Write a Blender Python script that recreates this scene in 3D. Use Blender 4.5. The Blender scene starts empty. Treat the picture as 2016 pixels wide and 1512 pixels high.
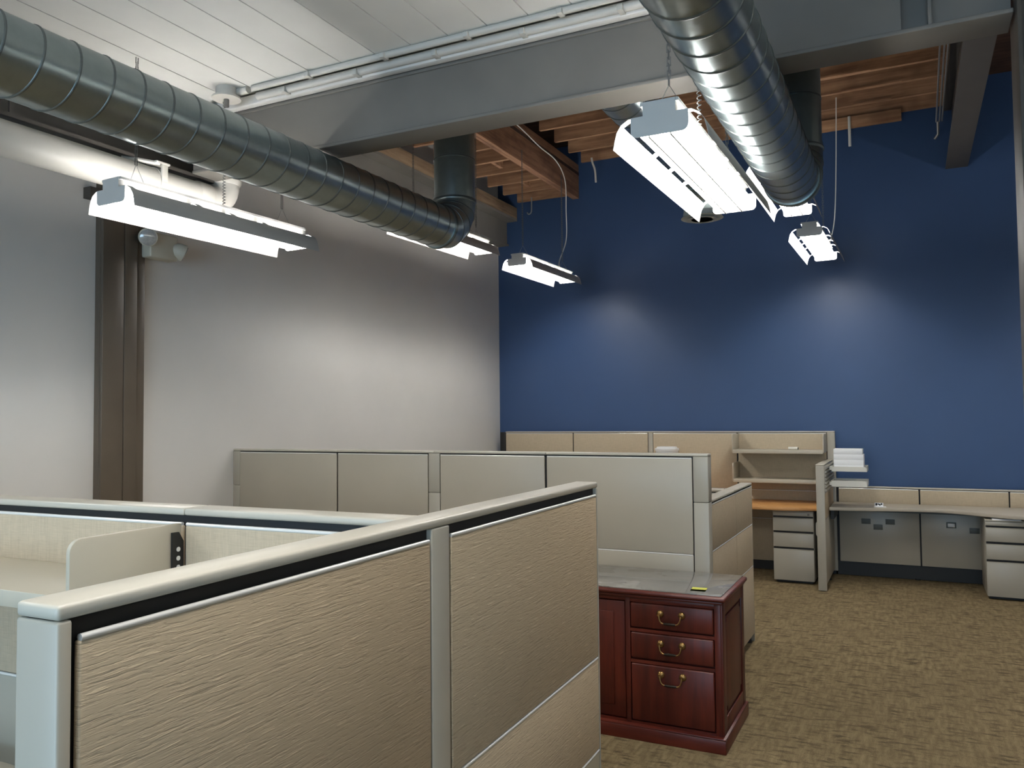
import bpy, bmesh, math, random
from mathutils import Vector, Matrix

random.seed(7)
scene = bpy.context.scene
COL = scene.collection
R = math.radians

# ------------------------------------------------------------------ camera
cam_d = bpy.data.cameras.new('camera')
cam = bpy.data.objects.new('camera', cam_d)
COL.objects.link(cam)
FPX, YAW, PITCH, ROLL = 1593.94, R(26.294), R(2.338), R(-0.582)
cam_d.sensor_width = 36.0
cam_d.lens = FPX / 2016 * 36.0
cam_d.clip_start = 0.02
fw = Vector((-math.sin(YAW) * math.cos(PITCH), math.cos(YAW) * math.cos(PITCH), math.sin(PITCH)))
rt = Vector((math.cos(YAW), math.sin(YAW), 0))
up = rt.cross(fw)
rt2 = math.cos(ROLL) * rt + math.sin(ROLL) * up
up2 = -math.sin(ROLL) * rt + math.cos(ROLL) * up
mw = Matrix((rt2, up2, -fw)).transposed().to_4x4()
mw.translation = (0, 0, 1.64)
cam.matrix_world = mw
scene.camera = cam
scene.cycles.use_light_tree = False
scene.cycles.max_bounces = 7
scene.cycles.diffuse_bounces = 5
scene.cycles.glossy_bounces = 3
scene.cycles.transmission_bounces = 5
scene.cycles.caustics_reflective = False
scene.cycles.caustics_refractive = False
scene.cycles.sample_clamp_indirect = 6.0

# ------------------------------------------------------------------ world, exposure
LAMP = 40.0          # emission of the fluorescent tubes
scene.view_settings.view_transform = 'Standard'
scene.view_settings.look = 'None'
scene.view_settings.exposure = 0.38
scene.view_settings.gamma = 1.0
scene.view_settings.use_curve_mapping = False
world = bpy.data.worlds.new('world')
scene.world = world
world.use_nodes = True
world.node_tree.nodes['Background'].inputs[0].default_value = (0.55, 0.72, 1.0, 1)
world.node_tree.nodes['Background'].inputs[1].default_value = 0.25

# daylight that comes in through the window in the wall behind the camera
ld = bpy.data.lights.new('window_daylight', 'AREA')
ld.shape = 'RECTANGLE'
ld.size, ld.size_y = 5.3, 2.5
ld.energy = 185
ld.color = (0.50, 0.75, 1.0)
lo = bpy.data.objects.new('window_daylight', ld)
lo.location = (-1.2, -3.97, 1.42)
lo.rotation_euler = (R(90), 0, 0)
COL.objects.link(lo)


# ------------------------------------------------------------------ helpers
def lin(c):
    out = []
    for v in c[:3]:
        v = v / 255.0
        out.append(v / 12.92 if v <= 0.04045 else ((v + 0.055) / 1.055) ** 2.4)
    return (*out, 1.0)


class NT:
    def __init__(s, name):
        s.m = bpy.data.materials.new(name)
        s.m.use_nodes = True
        s.t = s.m.node_tree
        s.b = s.t.nodes['Principled BSDF']

    def n(s, typ, **kw):
        nd = s.t.nodes.new(typ)
        for k, v in kw.items():
            if k in nd.inputs:
                nd.inputs[k].default_value = v
            else:
                setattr(nd, k, v)
        return nd

    def l(s, a, b):
        s.t.links.new(a, b)

    def coords(s, scale, kind='Object', rot=(0, 0, 0)):
        tc = s.n('ShaderNodeTexCoord')
        mp = s.n('ShaderNodeMapping')
        mp.inputs['Scale'].default_value = scale
        mp.inputs['Rotation'].default_value = rot
        s.l(tc.outputs[kind], mp.inputs['Vector'])
        return mp.outputs['Vector']

    def noise(s, vec, scale=5, detail=3, rough=0.55):
        nd = s.n('ShaderNodeTexNoise')
        nd.inputs['Scale'].default_value = scale
        nd.inputs['Detail'].default_value = detail
        nd.inputs['Roughness'].default_value = rough
        s.l(vec, nd.inputs['Vector'])
        return nd.outputs['Fac']

    def ramp(s, fac, stops):
        nd = s.n('ShaderNodeValToRGB')
        el = nd.color_ramp.elements
        while len(el) < len(stops):
            el.new(0.5)
        for e, (p, c) in zip(el, stops):
            e.position = p
            e.color = c
        s.l(fac, nd.inputs['Fac'])
        return nd.outputs['Color']

    def mix(s, fac, a, b, mode='MIX'):
        nd = s.n('ShaderNodeMix', data_type='RGBA', blend_type=mode)
        for sock, v in ((nd.inputs[0], fac), (nd.inputs[6], a), (nd.inputs[7], b)):
            if hasattr(v, 'is_linked'):
                s.l(v, sock)
            else:
                sock.default_value = v
        return nd.outputs[2]

    def bump(s, h, strength=0.2, dist=0.002):
        nd = s.n('ShaderNodeBump')
        nd.inputs['Strength'].default_value = strength
        nd.inputs['Distance'].default_value = dist
        s.l(h, nd.inputs['Height'])
        s.l(nd.outputs['Normal'], s.b.inputs['Normal'])


def plain(name, c, rough=0.5, metal=0.0, var=0.06, scale=3.0, spec=0.5):
    t = NT(name)
    base = lin(c)
    v = t.coords((1, 1, 1))
    f = t.noise(v, scale, 3)
    dk = tuple(max(0, x * (1 - var)) for x in base[:3]) + (1,)
    lt = tuple(min(1, x * (1 + var)) for x in base[:3]) + (1,)
    t.l(t.ramp(f, [(0.3, dk), (0.7, lt)]), t.b.inputs['Base Color'])
    t.b.inputs['Roughness'].default_value = rough
    t.b.inputs['Metallic'].default_value = metal
    t.b.inputs['Specular IOR Level'].default_value = spec
    return t.m


def emit(name, c, strength):
    t = NT(name)
    t.b.inputs['Base Color'].default_value = (0.9, 0.9, 0.9, 1)
    t.b.inputs['Emission Color'].default_value = c
    t.b.inputs['Emission Strength'].default_value = strength
    return t.m


def m_carpet():
    t = NT('carpet')
    a = t.noise(t.coords((6.0, 20, 1)), 1.6, 4, 0.6)
    b = t.noise(t.coords((26, 4.5, 1)), 1.6, 4, 0.62)
    g = t.noise(t.coords((1, 1, 1)), 1.4, 2)
    fine = t.noise(t.coords((1, 1, 1)), 220, 2)
    base = t.ramp(b, [(0.3, lin((90, 77, 54))), (0.5, lin((118, 103, 76))), (0.7, lin((138, 121, 91)))])
    fl = t.ramp(a, [(0.38, (1, 1, 1, 1)), (0.50, (0, 0, 0, 1))])
    msk = t.ramp(t.noise(t.coords((1, 1, 1)), 7, 3), [(0.36, (0.15, 0.15, 0.15, 1)), (0.54, (1, 1, 1, 1))])
    c = t.mix(t.mix(1.0, fl, msk, 'MULTIPLY'), base, lin((44, 38, 25)))
    c = t.mix(t.ramp(g, [(0.35, (0, 0, 0, 1)), (0.7, (0.35, 0.35, 0.35, 1))]), c, lin((94, 81, 60)))
    c = t.mix(0.28, c, t.ramp(fine, [(0.3, lin((70, 60, 42))), (0.7, lin((154, 136, 104)))]))
    t.l(c, t.b.inputs['Base Color'])
    t.b.inputs['Roughness'].default_value = 0.95
    t.b.inputs['Specular IOR Level'].default_value = 0.12
    t.bump(fine, 0.5, 0.004)
    return t.m


def m_fabric(name, c, kind):
    t = NT(name)
    base = lin(c)
    if kind == 'stroke':          # rough horizontal slub strokes
        v = t.coords((16, 16, 210))
        warp = t.noise(t.coords((5, 5, 14)), 2.0, 2)
        ad = t.n('ShaderNodeVectorMath', operation='ADD')
        t.l(v, ad.inputs[0])
        sc = t.n('ShaderNodeVectorMath', operation='SCALE')
        t.l(warp, sc.inputs[0])
        sc.inputs['Scale'].default_value = 1.3
        t.l(sc.outputs[0], ad.inputs[1])
        f = t.noise(ad.outputs[0], 1.0, 3.5, 0.6)
        col = t.ramp(f, [(0.28, tuple(x * 0.80 for x in base[:3]) + (1,)), (0.40, tuple(x * 0.97 for x in base[:3]) + (1,)),
                         (0.60, base), (0.70, tuple(min(1, x * 1.22) for x in base[:3]) + (1,))])
        t.l(col, t.b.inputs['Base Color'])
        t.bump(t.ramp(f, [(0.36, (0, 0, 0, 1)), (0.46, (0.45, 0.45, 0.45, 1)), (0.58, (0.5, 0.5, 0.5, 1)), (0.68, (1, 1, 1, 1))]), 0.55, 0.003)
    else:                          # fine even weave
        f1 = t.noise(t.coords((20, 20, 500)), 1.0, 3, 0.7)
        f2 = t.noise(t.coords((320, 320, 20)), 1.0, 3, 0.7)
        f = t.mix(0.5, f1, f2)
        col = t.ramp(f, [(0.35, tuple(x * 0.86 for x in base[:3]) + (1,)), (0.65, tuple(min(1, x * 1.1) for x in base[:3]) + (1,))])
        t.l(col, t.b.inputs['Base Color'])
        t.bump(f, 0.25, 0.0015)
    t.b.inputs['Roughness'].default_value = 0.85
    t.b.inputs['Specular IOR Level'].default_value = 0.25
    return t.m


def m_wood(name, c1, c2, c3, axis, rough=0.35, freq=1.0, spec=0.4):
    t = NT(name)
    sc = {'x': (1.2, 14, 14), 'y': (14, 1.2, 14), 'z': (14, 14, 1.2)}[axis]
    v = t.coords(tuple(s * freq for s in sc))
    f = t.noise(v, 1.3, 6, 0.62)
    kn = t.noise(t.coords((1.6, 1.6, 1.6)), 2.2, 2)
    c = t.ramp(f, [(0.28, lin(c1)), (0.5, lin(c2)), (0.74, lin(c3))])
    c = t.mix(t.ramp(kn, [(0.3, (0.55, 0.55, 0.55, 1)), (0.48, (0, 0, 0, 1))]), c, lin(c1))
    t.l(c, t.b.inputs['Base Color'])
    t.b.inputs['Roughness'].default_value = rough
    t.b.inputs['Specular IOR Level'].default_value = spec
    t.bump(f, 0.12, 0.002)
    return t.m


def m_galv(name, c, rough=0.33):
    t = NT(name)
    base = lin(c)
    f = t.noise(t.coords((1, 1, 1)), 16, 4, 0.65)
    t.l(t.ramp(f, [(0.3, tuple(x * 0.93 for x in base[:3]) + (1,)), (0.7, tuple(min(1, x * 1.06) for x in base[:3]) + (1,))]), t.b.inputs['Base Color'])
    t.b.inputs['Roughness'].default_value = rough
    t.b.inputs['Metallic'].default_value = 0.88
    return t.m


def m_wall(name, c, rough, spec, bump=0.15):
    t = NT(name)
    base = lin(c)
    f = t.noise(t.coords((1, 1, 1)), 1.1, 4)
    fine = t.noise(t.coords((1, 1, 1)), 130, 3)
    t.l(t.ramp(f, [(0.3, tuple(x * 0.96 for x in base[:3]) + (1,)), (0.7, tuple(min(1, x * 1.04) for x in base[:3]) + (1,))]), t.b.inputs['Base Color'])
    t.b.inputs['Roughness'].default_value = rough
    t.b.inputs['Specular IOR Level'].default_value = spec
    t.bump(fine, bump, 0.001)
    return t.m


def m_glass(name):
    t = NT(name)
    t.b.inputs['Base Color'].default_value = (0.9, 0.97, 0.95, 1)
    t.b.inputs['Roughness'].default_value = 0.04
    t.b.inputs['Transmission Weight'].default_value = 1.0
    t.b.inputs['IOR'].default_value = 1.5
    return t.m


def m_dusty():
    t = NT('dusty_glass')
    f = t.noise(t.coords((1, 1, 1)), 4, 5, 0.7)
    t.b.inputs['Base Color'].default_value = (0.72, 0.68, 0.62, 1)
    t.l(t.ramp(f, [(0.4, (0.76, 0.76, 0.76, 1)), (0.72, (0.5, 0.5, 0.5, 1))]), t.b.inputs['Transmission Weight'])
    t.b.inputs['Roughness'].default_value = 0.05
    t.b.inputs['IOR'].default_value = 1.52
    return t.m


MAT = dict(
    carpet=m_carpet(),
    wallgrey=m_wall('paint_light_grey', (224, 221, 216), 0.6, 0.35),
    wallblue=m_wall('paint_blue', (53, 77, 116), 0.42, 0.42, 0.3),
    wallwhite=m_wall('paint_offwhite', (205, 202, 196), 0.7, 0.3),
    plank=plain('white_painted_deck', (234, 232, 227), 0.55, var=0.03),
    whitepipe=plain('white_painted_pipe', (212, 208, 200), 0.42, var=0.03),
    steel=plain('grey_painted_steel', (118, 114, 108), 0.55, var=0.08),
    steeldk=plain('dark_painted_steel', (70, 66, 61), 0.5, var=0.1),
    bronze=plain('bronze_painted_steel', (92, 82, 70), 0.38, var=0.08),
    galv=m_galv('galvanised_duct', (158, 170, 170), 0.29),
    seam=m_galv('galvanised_seam', (120, 128, 128), 0.42),
    joist=m_wood('pine_joist', (122, 88, 66), (166, 126, 96), (196, 156, 120), 'x', 0.75),
    timber=m_wood('pine_timber', (106, 74, 56), (148, 108, 82), (174, 134, 102), 'y', 0.75),
    plate=m_wood('weathered_plate', (104, 84, 64), (150, 126, 100), (176, 152, 122), 'y', 0.8),
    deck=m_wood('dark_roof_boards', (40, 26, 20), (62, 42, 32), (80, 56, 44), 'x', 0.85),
    stroke=m_fabric('slub_fabric', (180, 161, 134), 'stroke'),
    weave=m_fabric('fine_woven_fabric', (184, 168, 144), 'weave'),
    weavetan=m_fabric('tan_woven_fabric', (186, 171, 147), 'weave'),
    laminate=plain('beige_smooth_panel', (172, 164, 148), 0.34, var=0.02),
    paint=plain('beige_painted_metal', (168, 162, 148), 0.36, var=0.02),
    kick=plain('grey_metal_tile', (146, 140, 122), 0.3, var=0.05),
    cap=plain('beige_cap_metal', (190, 183, 168), 0.33, var=0.02),
    rod=plain('bright_trim_bar', (244, 241, 235), 0.25, 0.35, var=0.02),
    black=plain('black_frame', (17, 15, 13), 0.6, var=0.1),
    blackpl=plain('black_plastic', (28, 27, 26), 0.5),
    shelfm=plain('putty_shelf_metal', (186, 178, 160), 0.38, var=0.02),
    greytop=plain('grey_beige_laminate', (180, 171, 155), 0.45, var=0.03),
    oak=m_wood('honey_wood_laminate', (172, 122, 72), (196, 146, 90), (210, 162, 108), 'x', 0.4),
    mahog=m_wood('mahogany', (52, 15, 10), (80, 28, 18), (100, 40, 26), 'z', 0.38, 0.8, 0.4),
    mahogx=m_wood('mahogany_moulding', (60, 18, 12), (88, 33, 22), (108, 46, 32), 'x', 0.36, 0.8, 0.4),
    brass=plain('antique_brass', (150, 118, 72), 0.28, 0.9),
    brassdk=plain('dark_bail_grip', (44, 38, 30), 0.4, 0.6),
    glass=m_glass('clear_glass'),
    dustyglass=m_dusty(),
    note=plain('yellow_note_paper', (246, 246, 126), 0.7, var=0.03),
    white=plain('white_enamel', (236, 236, 234), 0.4, var=0.01),
    fixout=plain('fixture_grey_back', (196, 194, 190), 0.45, var=0.02),
    tube=emit('lit_fluorescent_tube', (1.0, 0.985, 0.955, 1), LAMP),
    wire=plain('bright_wire', (170, 170, 168), 0.35, 0.7),
    chainm=plain('zinc_chain', (120, 120, 118), 0.4, 0.7),
    cream=plain('cream_plastic', (200, 194, 176), 0.45, var=0.02),
    lens=plain('clear_lamp_lens', (190, 190, 186), 0.12, 0.2, var=0.2, scale=40),
    paper=plain('white_paper', (250, 250, 250), 0.6, var=0.01),
    traym=plain('ivory_plastic', (228, 224, 212), 0.4, var=0.02),
    outlet=plain('grey_cover_plate', (96, 100, 96), 0.5),
    cable=plain('white_cable', (224, 222, 216), 0.45),
    ink=plain('black_ink', (20, 20, 20), 0.6),
    diff=plain('white_diffuser', (196, 198, 192), 0.45, var=0.03),
)


def meshobj(name, bm, mat, parent=None, smooth=False):
    me = bpy.data.meshes.new(name)
    bm.to_mesh(me)
    bm.free()
    me.materials.append(MAT[mat] if isinstance(mat, str) else mat)
    if smooth:
        for p in me.polygons:
            p.use_smooth = True
    o = bpy.data.objects.new(name, me)
    COL.objects.link(o)
    if parent is not None:
        o.parent = parent
    return o


def autosmooth(o, angle=40):
    me = o.data
    for p in me.polygons:
        p.use_smooth = True
    bm = bmesh.new()
    bm.from_mesh(me)
    for e in bm.edges:
        if len(e.link_faces) == 2 and e.calc_face_angle(0) > R(angle):
            e.smooth = False
    bm.to_mesh(me)
    bm.free()


def box(bm, x0, x1, y0, y1, z0, z1, bevel=0.0, seg=2):
    vs = [bm.verts.new(p) for p in ((x0, y0, z0), (x1, y0, z0), (x1, y1, z0), (x0, y1, z0),
                                    (x0, y0, z1), (x1, y0, z1), (x1, y1, z1), (x0, y1, z1))]
    fs = [bm.faces.new([vs[i] for i in q]) for q in
          ((3, 2, 1, 0), (4, 5, 6, 7), (0, 1, 5, 4), (1, 2, 6, 5), (2, 3, 7, 6), (3, 0, 4, 7))]
    if bevel > 0:
        es = list({e for f in fs for e in f.edges})
        bmesh.ops.bevel(bm, geom=es, offset=bevel, segments=seg, affect='EDGES', profile=0.5)
    return vs


def bx(name, dims, mat, parent=None, bevel=0.0, seg=2):
    bm = bmesh.new()
    box(bm, *dims, bevel=bevel, seg=seg)
    o = meshobj(name, bm, mat, parent)
    if bevel > 0:
        autosmooth(o, 50)
    return o


def bxs(name, lst, mat, parent=None, bevel=0.0):
    bm = bmesh.new()
    for d in lst:
        box(bm, *d, bevel=bevel)
    o = meshobj(name, bm, mat, parent)
    if bevel > 0:
        autosmooth(o, 50)
    return o


def frame_for(d):
    d = d.normalized()
    a = Vector((0, 0, 1)) if abs(d.z) < 0.9 else Vector((1, 0, 0))
    u = d.cross(a).normalized()
    return u, u.cross(d).normalized()


def tube(bm, pts, r, n=10, caps=True):
    pts = [Vector(p) for p in pts]
    rs = r if isinstance(r, (list, tuple)) else [r] * len(pts)
    rings = []
    u = None
    for i, p in enumerate(pts):
        if i == 0:
            d = pts[1] - p
        elif i == len(pts) - 1:
            d = p - pts[i - 1]
        else:
            d = (pts[i + 1] - p).normalized() + (p - pts[i - 1]).normalized()
        d.normalize()
        if u is None:
            u, v = frame_for(d)
        else:
            u = (u - d * u.dot(d)).normalized()
            v = u.cross(d).normalized()
        k = 1.0
        if 0 < i < len(pts) - 1:
            c = max(0.5, d.dot((p - pts[i - 1]).normalized()))
            k = 1.0
        rings.append([bm.verts.new(p + (u * math.cos(2 * math.pi * j / n) + v * math.sin(2 * math.pi * j / n)) * rs[i] * k) for j in range(n)])
    for a, b in zip(rings, rings[1:]):
        for j in range(n):
            bm.faces.new((a[j], a[(j + 1) % n], b[(j + 1) % n], b[j]))
    if caps:
        bm.faces.new(rings[0][::-1])
        bm.faces.new(rings[-1])


def tb(name, pts, r, mat, parent=None, n=10, caps=True):
    bm = bmesh.new()
    tube(bm, pts, r, n, caps)
    bmesh.ops.recalc_face_normals(bm, faces=bm.faces)
    o = meshobj(name, bm, mat, parent)
    autosmooth(o, 50)
    return o


def prism(name, pts, z0, z1, mat, parent=None, axis='z', bevel=0.0):
    """extrude a 2-D outline; axis says which coordinate is the extrusion"""
    bm = bmesh.new()

    def P(a, b, c):
        return {'z': (a, b, c), 'y': (a, c, b), 'x': (c, a, b)}[axis]
    lo_ = [bm.verts.new(P(a, b, z0)) for a, b in pts]
    hi_ = [bm.verts.new(P(a, b, z1)) for a, b in pts]
    n = len(pts)
    bm.faces.new(lo_[::-1])
    bm.faces.new(hi_)
    for i in range(n):
        bm.faces.new((lo_[i], lo_[(i + 1) % n], hi_[(i + 1) % n], hi_[i]))
    bmesh.ops.recalc_face_normals(bm, faces=bm.faces)
    if bevel > 0:
        bmesh.ops.bevel(bm, geom=list(bm.edges), offset=bevel, segments=2, affect='EDGES', profile=0.5)
    o = meshobj(name, bm, mat, parent)
    autosmooth(o, 35)
    return o


def tag(o, label, cat=None, group=None, kind=None):
    if label:
        o['label'] = label
    if cat:
        o['category'] = cat
    if group:
        o['group'] = group
    if kind:
        o['kind'] = kind
    return o


def thing(name, label, cat, loc=(0, 0, 0), rotz=0.0, group=None):
    o = bpy.data.objects.new(name, None)
    o.empty_display_size = 0.1
    COL.objects.link(o)
    o.location = loc
    o.rotation_euler = (0, 0, rotz)
    return tag(o, label, cat, group)


def struct(o, label=None):
    o['kind'] = 'structure'
    if label:
        o['label'] = label
    return o


def smoothpts(pts, k=6):
    """Catmull-Rom through the given points"""
    P = [Vector(p) for p in pts]
    P = [2 * P[0] - P[1]] + P + [2 * P[-1] - P[-2]]
    out = []
    for i in range(1, len(P) - 2):
        for j in range(k):
            t = j / k
            a, b, c, d = P[i - 1], P[i], P[i + 1], P[i + 2]
            out.append(0.5 * ((2 * b) + (c - a) * t + (2 * a - 5 * b + 4 * c - d) * t * t + (3 * b - a - 3 * c + d) * t ** 3))
    out.append(P[-2])
    return out


# ------------------------------------------------------------------ room shell
XL, YB = -4.67, 9.10           # left wall, blue wall
XR, YN = 4.6, -4.0             # right wall, wall behind the camera
ZC, YC = 3.40, 3.23            # white deck ceiling, where it stops
ZR = 4.95                      # raised roof boards
struct(bx('floor', (XL - 0.2, XR + 0.2, YN - 0.2, YB + 0.2, -0.12, 0.0), 'carpet'), 'olive brown flecked office carpet')
struct(bx('wall_left', (XL - 0.14, XL, YN, YB + 0.14, 0, ZR), 'wallgrey'), 'light grey painted side wall')
struct(bx('wall_back', (XL, XR, YB, YB + 0.14, 0, ZR), 'wallblue'), 'tall deep blue painted end wall')
struct(bx('wall_right', (XR, XR + 0.14, YN, YB + 0.14, 0, ZR), 'wallwhite'), 'off-white side wall out of view')
wn = bxs('wall_front', [(XL, -3.95, YN - 0.14, YN, 0, ZC), (1.55, XR, YN - 0.14, YN, 0, ZC),
                        (-3.95, 1.55, YN - 0.14, YN, 0, 0.08), (-3.95, 1.55, YN - 0.14, YN, 2.76, ZC)], 'wallwhite')
struct(wn, 'off-white wall with storefront window behind the camera')
wd = struct(bxs('window_1', [(-3.95, -3.89, YN - 0.1, YN, 0.08, 2.76), (1.49, 1.55, YN - 0.1, YN, 0.08, 2.76),
                             (-3.89, 1.49, YN - 0.1, YN, 0.08, 0.14), (-3.89, 1.49, YN - 0.1, YN, 2.70, 2.76),
                             (-1.23, -1.17, YN - 0.1, YN, 0.14, 2.70)], 'steeldk'))
bx('pane', (-3.89, -1.23, YN - 0.06, YN - 0.05, 0.14, 2.70), 'glass', wd)
bx('pane', (-1.17, 1.49, YN - 0.06, YN - 0.05, 0.14, 2.70), 'glass', wd)

ce = struct(bx('ceiling', (XL, XR, YN, YC + 0.10, ZC + 0.02, ZC + 0.12), 'plank'), 'white painted board ceiling')
pk = None
PW = 0.2045
x = -3.10 - 8 * PW
while x < XR - 0.05:
    if x + PW > XL:
        a, b = max(x, XL + 0.001) + 0.003, min(x + PW, XR - 0.001) - 0.003
        bx('plank', (a, b, YN + 0.001, YC - 0.012, ZC, ZC + 0.025), 'plank', ce)
    x += PW
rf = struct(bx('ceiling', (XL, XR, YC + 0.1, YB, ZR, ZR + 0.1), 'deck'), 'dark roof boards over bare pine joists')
struct(bx('wall_bulkhead', (XL, XR, YC + 0.08, YC + 0.16, ZC + 0.1, ZR + 0.1), 'steeldk'), 'dark upstand above the main beam')
# joists, 16 inches apart (right-hand bay), sitting high
JB = 4.70
ys = [9.06 - 0.4064 * k for k in range(13)]
for y in ys:
    if y > 3.75:
        o = bx('joist', (-3.50, 0.62, y - 0.040, y, JB, ZR), 'joist', rf)
        if y > 7.0:
            for k in range(1):
                x0 = random.uniform(-0.9, -0.2)
                bx('scab_strip', (x0, x0 + random.uniform(0.3, 0.9), y - 0.052, y - 0.0405, JB + 0.001, JB + 0.018), 'joist', o)
for k in range(9):
    y = 9.15 - 0.394 * k - 0.09
    if y > 3.7:
        bx('joist', (-4.36, -3.70, y - 0.040, y, 4.32, 4.56), 'joist', rf)
for k in range(3):
    yy = 8.6 - 0.79 * k
    bx('blocking', (-4.02 + 0.04 * k, -3.98 + 0.04 * k, yy - 0.355, yy, 4.36, 4.54), 'joist', rf)
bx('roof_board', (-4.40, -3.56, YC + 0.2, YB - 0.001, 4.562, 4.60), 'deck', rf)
bx('packing_board', (-0.80, -0.02, 8.985, 9.02, 4.60, 4.72), 'joist', rf, bevel=0.002)

# ------------------------------------------------------------------ structural steel and timber
mb = thing('steel_beam', 'deep grey painted main beam crossing under the white ceiling', 'beam', (0, 0, 0))
bx('web_casing', (-3.66, 0.0, 3.31, 3.47, 3.065, 3.33), 'steel', mb)
bx('bottom_flange', (-3.66, 0.358, 3.30, 3.48, 3.05, 3.068), 'steel', mb, bevel=0.004)
bx('top_flange', (-3.66, 0.358, 3.30, 3.48, 3.33, 3.348), 'steel', mb, bevel=0.003)
bx('web', (0.0, 0.358, 3.38, 3.40, 3.068, 3.33), 'steel', mb)
bx('stiffener', (0.09, 0.102, 3.315, 3.38, 3.068, 3.33), 'steel', mb)
bx('upper_beam_seat', (-3.66, 0.358, 3.30, 3.50, 3.348, 3.52), 'steeldk', mb)

g = thing('steel_girder', 'dark steel girder above the white drain pipe', 'beam')
bx('bottom_flange', (-3.94, -3.70, YN + 0.01, 3.50, 3.05, 3.07), 'steeldk', g)
bx('web', (-3.83, -3.81, YN + 0.01, 3.50, 3.07, 3.36), 'steeldk', g)
bx('top_flange', (-3.94, -3.70, YN + 0.01, 3.50, 3.36, 3.38), 'steeldk', g)
bx('splice_plate', (-3.712, -3.70, 2.28, 2.30, 3.07, 3.36), 'steeldk', g)

wb = thing('steel_beam', 'dark grey steel beam along the top of the grey wall', 'beam')
bx('bottom_flange', (XL + 0.002, -4.52, 3.52, YB - 0.002, 3.80, 3.82), 'steel', wb)
bx('web', (XL + 0.002, -4.545, 3.52, YB - 0.002, 3.82, 4.10), 'steel', wb)
bx('top_flange', (XL + 0.002, -4.40, 3.52, YB - 0.002, 4.10, 4.13), 'steel', wb)
tag(bx('timber_plate', (-4.66, -4.40, 3.52, YB - 0.002, 4.132, 4.27), 'plate', None, bevel=0.004), 'weathered timber plate resting on the wall beam', 'timber')
tbm = thing('timber_beam', 'brown doubled timber beam reaching the blue wall', 'timber')
bx('ply_board', (-3.60, -3.561, 3.52, YB - 0.004, 4.28, 4.695), 'timber', tbm, bevel=0.003)
bx('ply_board', (-3.642, -3.603, 3.52, YB - 0.004, 4.28, 4.695), 'timber', tbm, bevel=0.003)

rb = thing('steel_beam', 'dark steel beam running to the blue wall at upper right', 'beam')
bx('bottom_flange', (0.36, 0.555, 3.55, YB - 0.002, 4.07, 4.09), 'steeldk', rb)
bx('web', (0.43, 0.485, 3.55, YB - 0.002, 4.09, 4.66), 'steeldk', rb)
bx('top_flange', (0.36, 0.555, 3.55, YB - 0.002, 4.66, 4.69), 'steeldk', rb)

c1 = thing('steel_column', 'dark bronze steel column against the light grey wall', 'column', (XL, 3.44, 0))
bx('core', (0.001, 0.05, 0.0, 0.325, 0, 3.78), 'bronze', c1)
bx('flange', (0.05, 0.075, 0.0, 0.155, 0, 3.78), 'bronze', c1, bevel=0.003)
bx('flange', (0.05, 0.075, 0.160, 0.255, 0, 3.78), 'bronze', c1, bevel=0.003)
bx('side_angle', (0.05, 0.06, 0.260, 0.325, 0, 3.78), 'bronze', c1, bevel=0.002)
bx('gap_shade_block', (0.001, 0.07, -0.09, -0.002, 3.05, 3.12), 'steeldk', c1)  # dark block put in for the shadowy gap beside the column

c2 = thing('steel_column', 'dark steel column at the right edge of the view', 'column', (0.366, 3.28, 0))
bx('flange', (0, 0.014, 0, 0.22, 0, ZC + 0.01), 'steeldk', c2, bevel=0.002)
bx('web', (0.014, 0.236, 0.10, 0.115, 0, ZC + 0.01), 'steeldk', c2)
bx('flange', (0.236, 0.25, 0, 0.22, 0, ZC + 0.01), 'steeldk', c2, bevel=0.002)

# white trim, conduits and junction box along the ceiling edge
struct(bx('trim_1', (-3.66, 0.3, 3.252, 3.298, 3.345, 3.40), 'plank', None, bevel=0.006), 'white painted edge board under the ceiling end')
for i, (yy, zz, rr, lab) in enumerate(((3.235, 3.372, 0.021, 'thick white conduit tight against the edge board'),
                                       (3.165, 3.383, 0.016, 'thin white conduit on the ceiling boards'))):
    cd = thing('conduit', lab, 'conduit')
    tb('pipe', [(-3.10 + 0.03 * i, yy, zz), (0.28, yy, zz)], rr, 'whitepipe', cd, 12)
    for k in range(6):
        xx = -2.9 + 0.46 * k + 0.21 * i
        bx('clip', (xx - 0.013, xx + 0.013, yy - rr - 0.013, yy + rr + 0.002, zz - rr - 0.003, zz + 0.004), 'whitepipe', cd, bevel=0.002)
jb = thing('junction_box', 'white round ceiling junction box at the conduit end', 'junction box', (-3.22, 3.13, ZC))
tb('body', [(0, 0, 0.0), (0, 0, -0.05)], 0.055, 'whitepipe', jb, 24)
tb('cover', [(0, 0, -0.05), (0, 0, -0.06)], 0.075, 'whitepipe', jb, 24)
tb('connector', [(0.05, 0.035, -0.017), (0.12, 0.035, -0.017)], 0.02, 'whitepipe', jb, 10)
tb('drop_fitting', [(0, 0, -0.06), (0, 0, -0.10)], 0.014, 'chainm', jb, 8)


# ------------------------------------------------------------------ ducts
def helix(bm, x, z, y0, y1, pitch, r, h=0.0035, w=0.006, n=40):
    turns = (y1 - y0) / pitch
    N = int(turns * n)
    prev = None
    for i in range(N + 1):
        a = 2 * math.pi * i / n
        y = y0 + pitch * i / n
        d = Vector((math.cos(a), 0, math.sin(a)))
        c = Vector((x, y, z))
        ring = [bm.verts.new(c + d * (r - 0.001) - Vector((0, w, 0))), bm.verts.new(c + d * (r + h) - Vector((0, w * 0.5, 0))),
                bm.verts.new(c + d * (r + h) + Vector((0, w * 0.5, 0))), bm.verts.new(c + d * (r - 0.001) + Vector((0, w, 0)))]
        if prev:
            for j in range(3):
                bm.faces.new((prev[j], prev[j + 1], ring[j + 1], ring[j]))
        prev = ring


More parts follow.
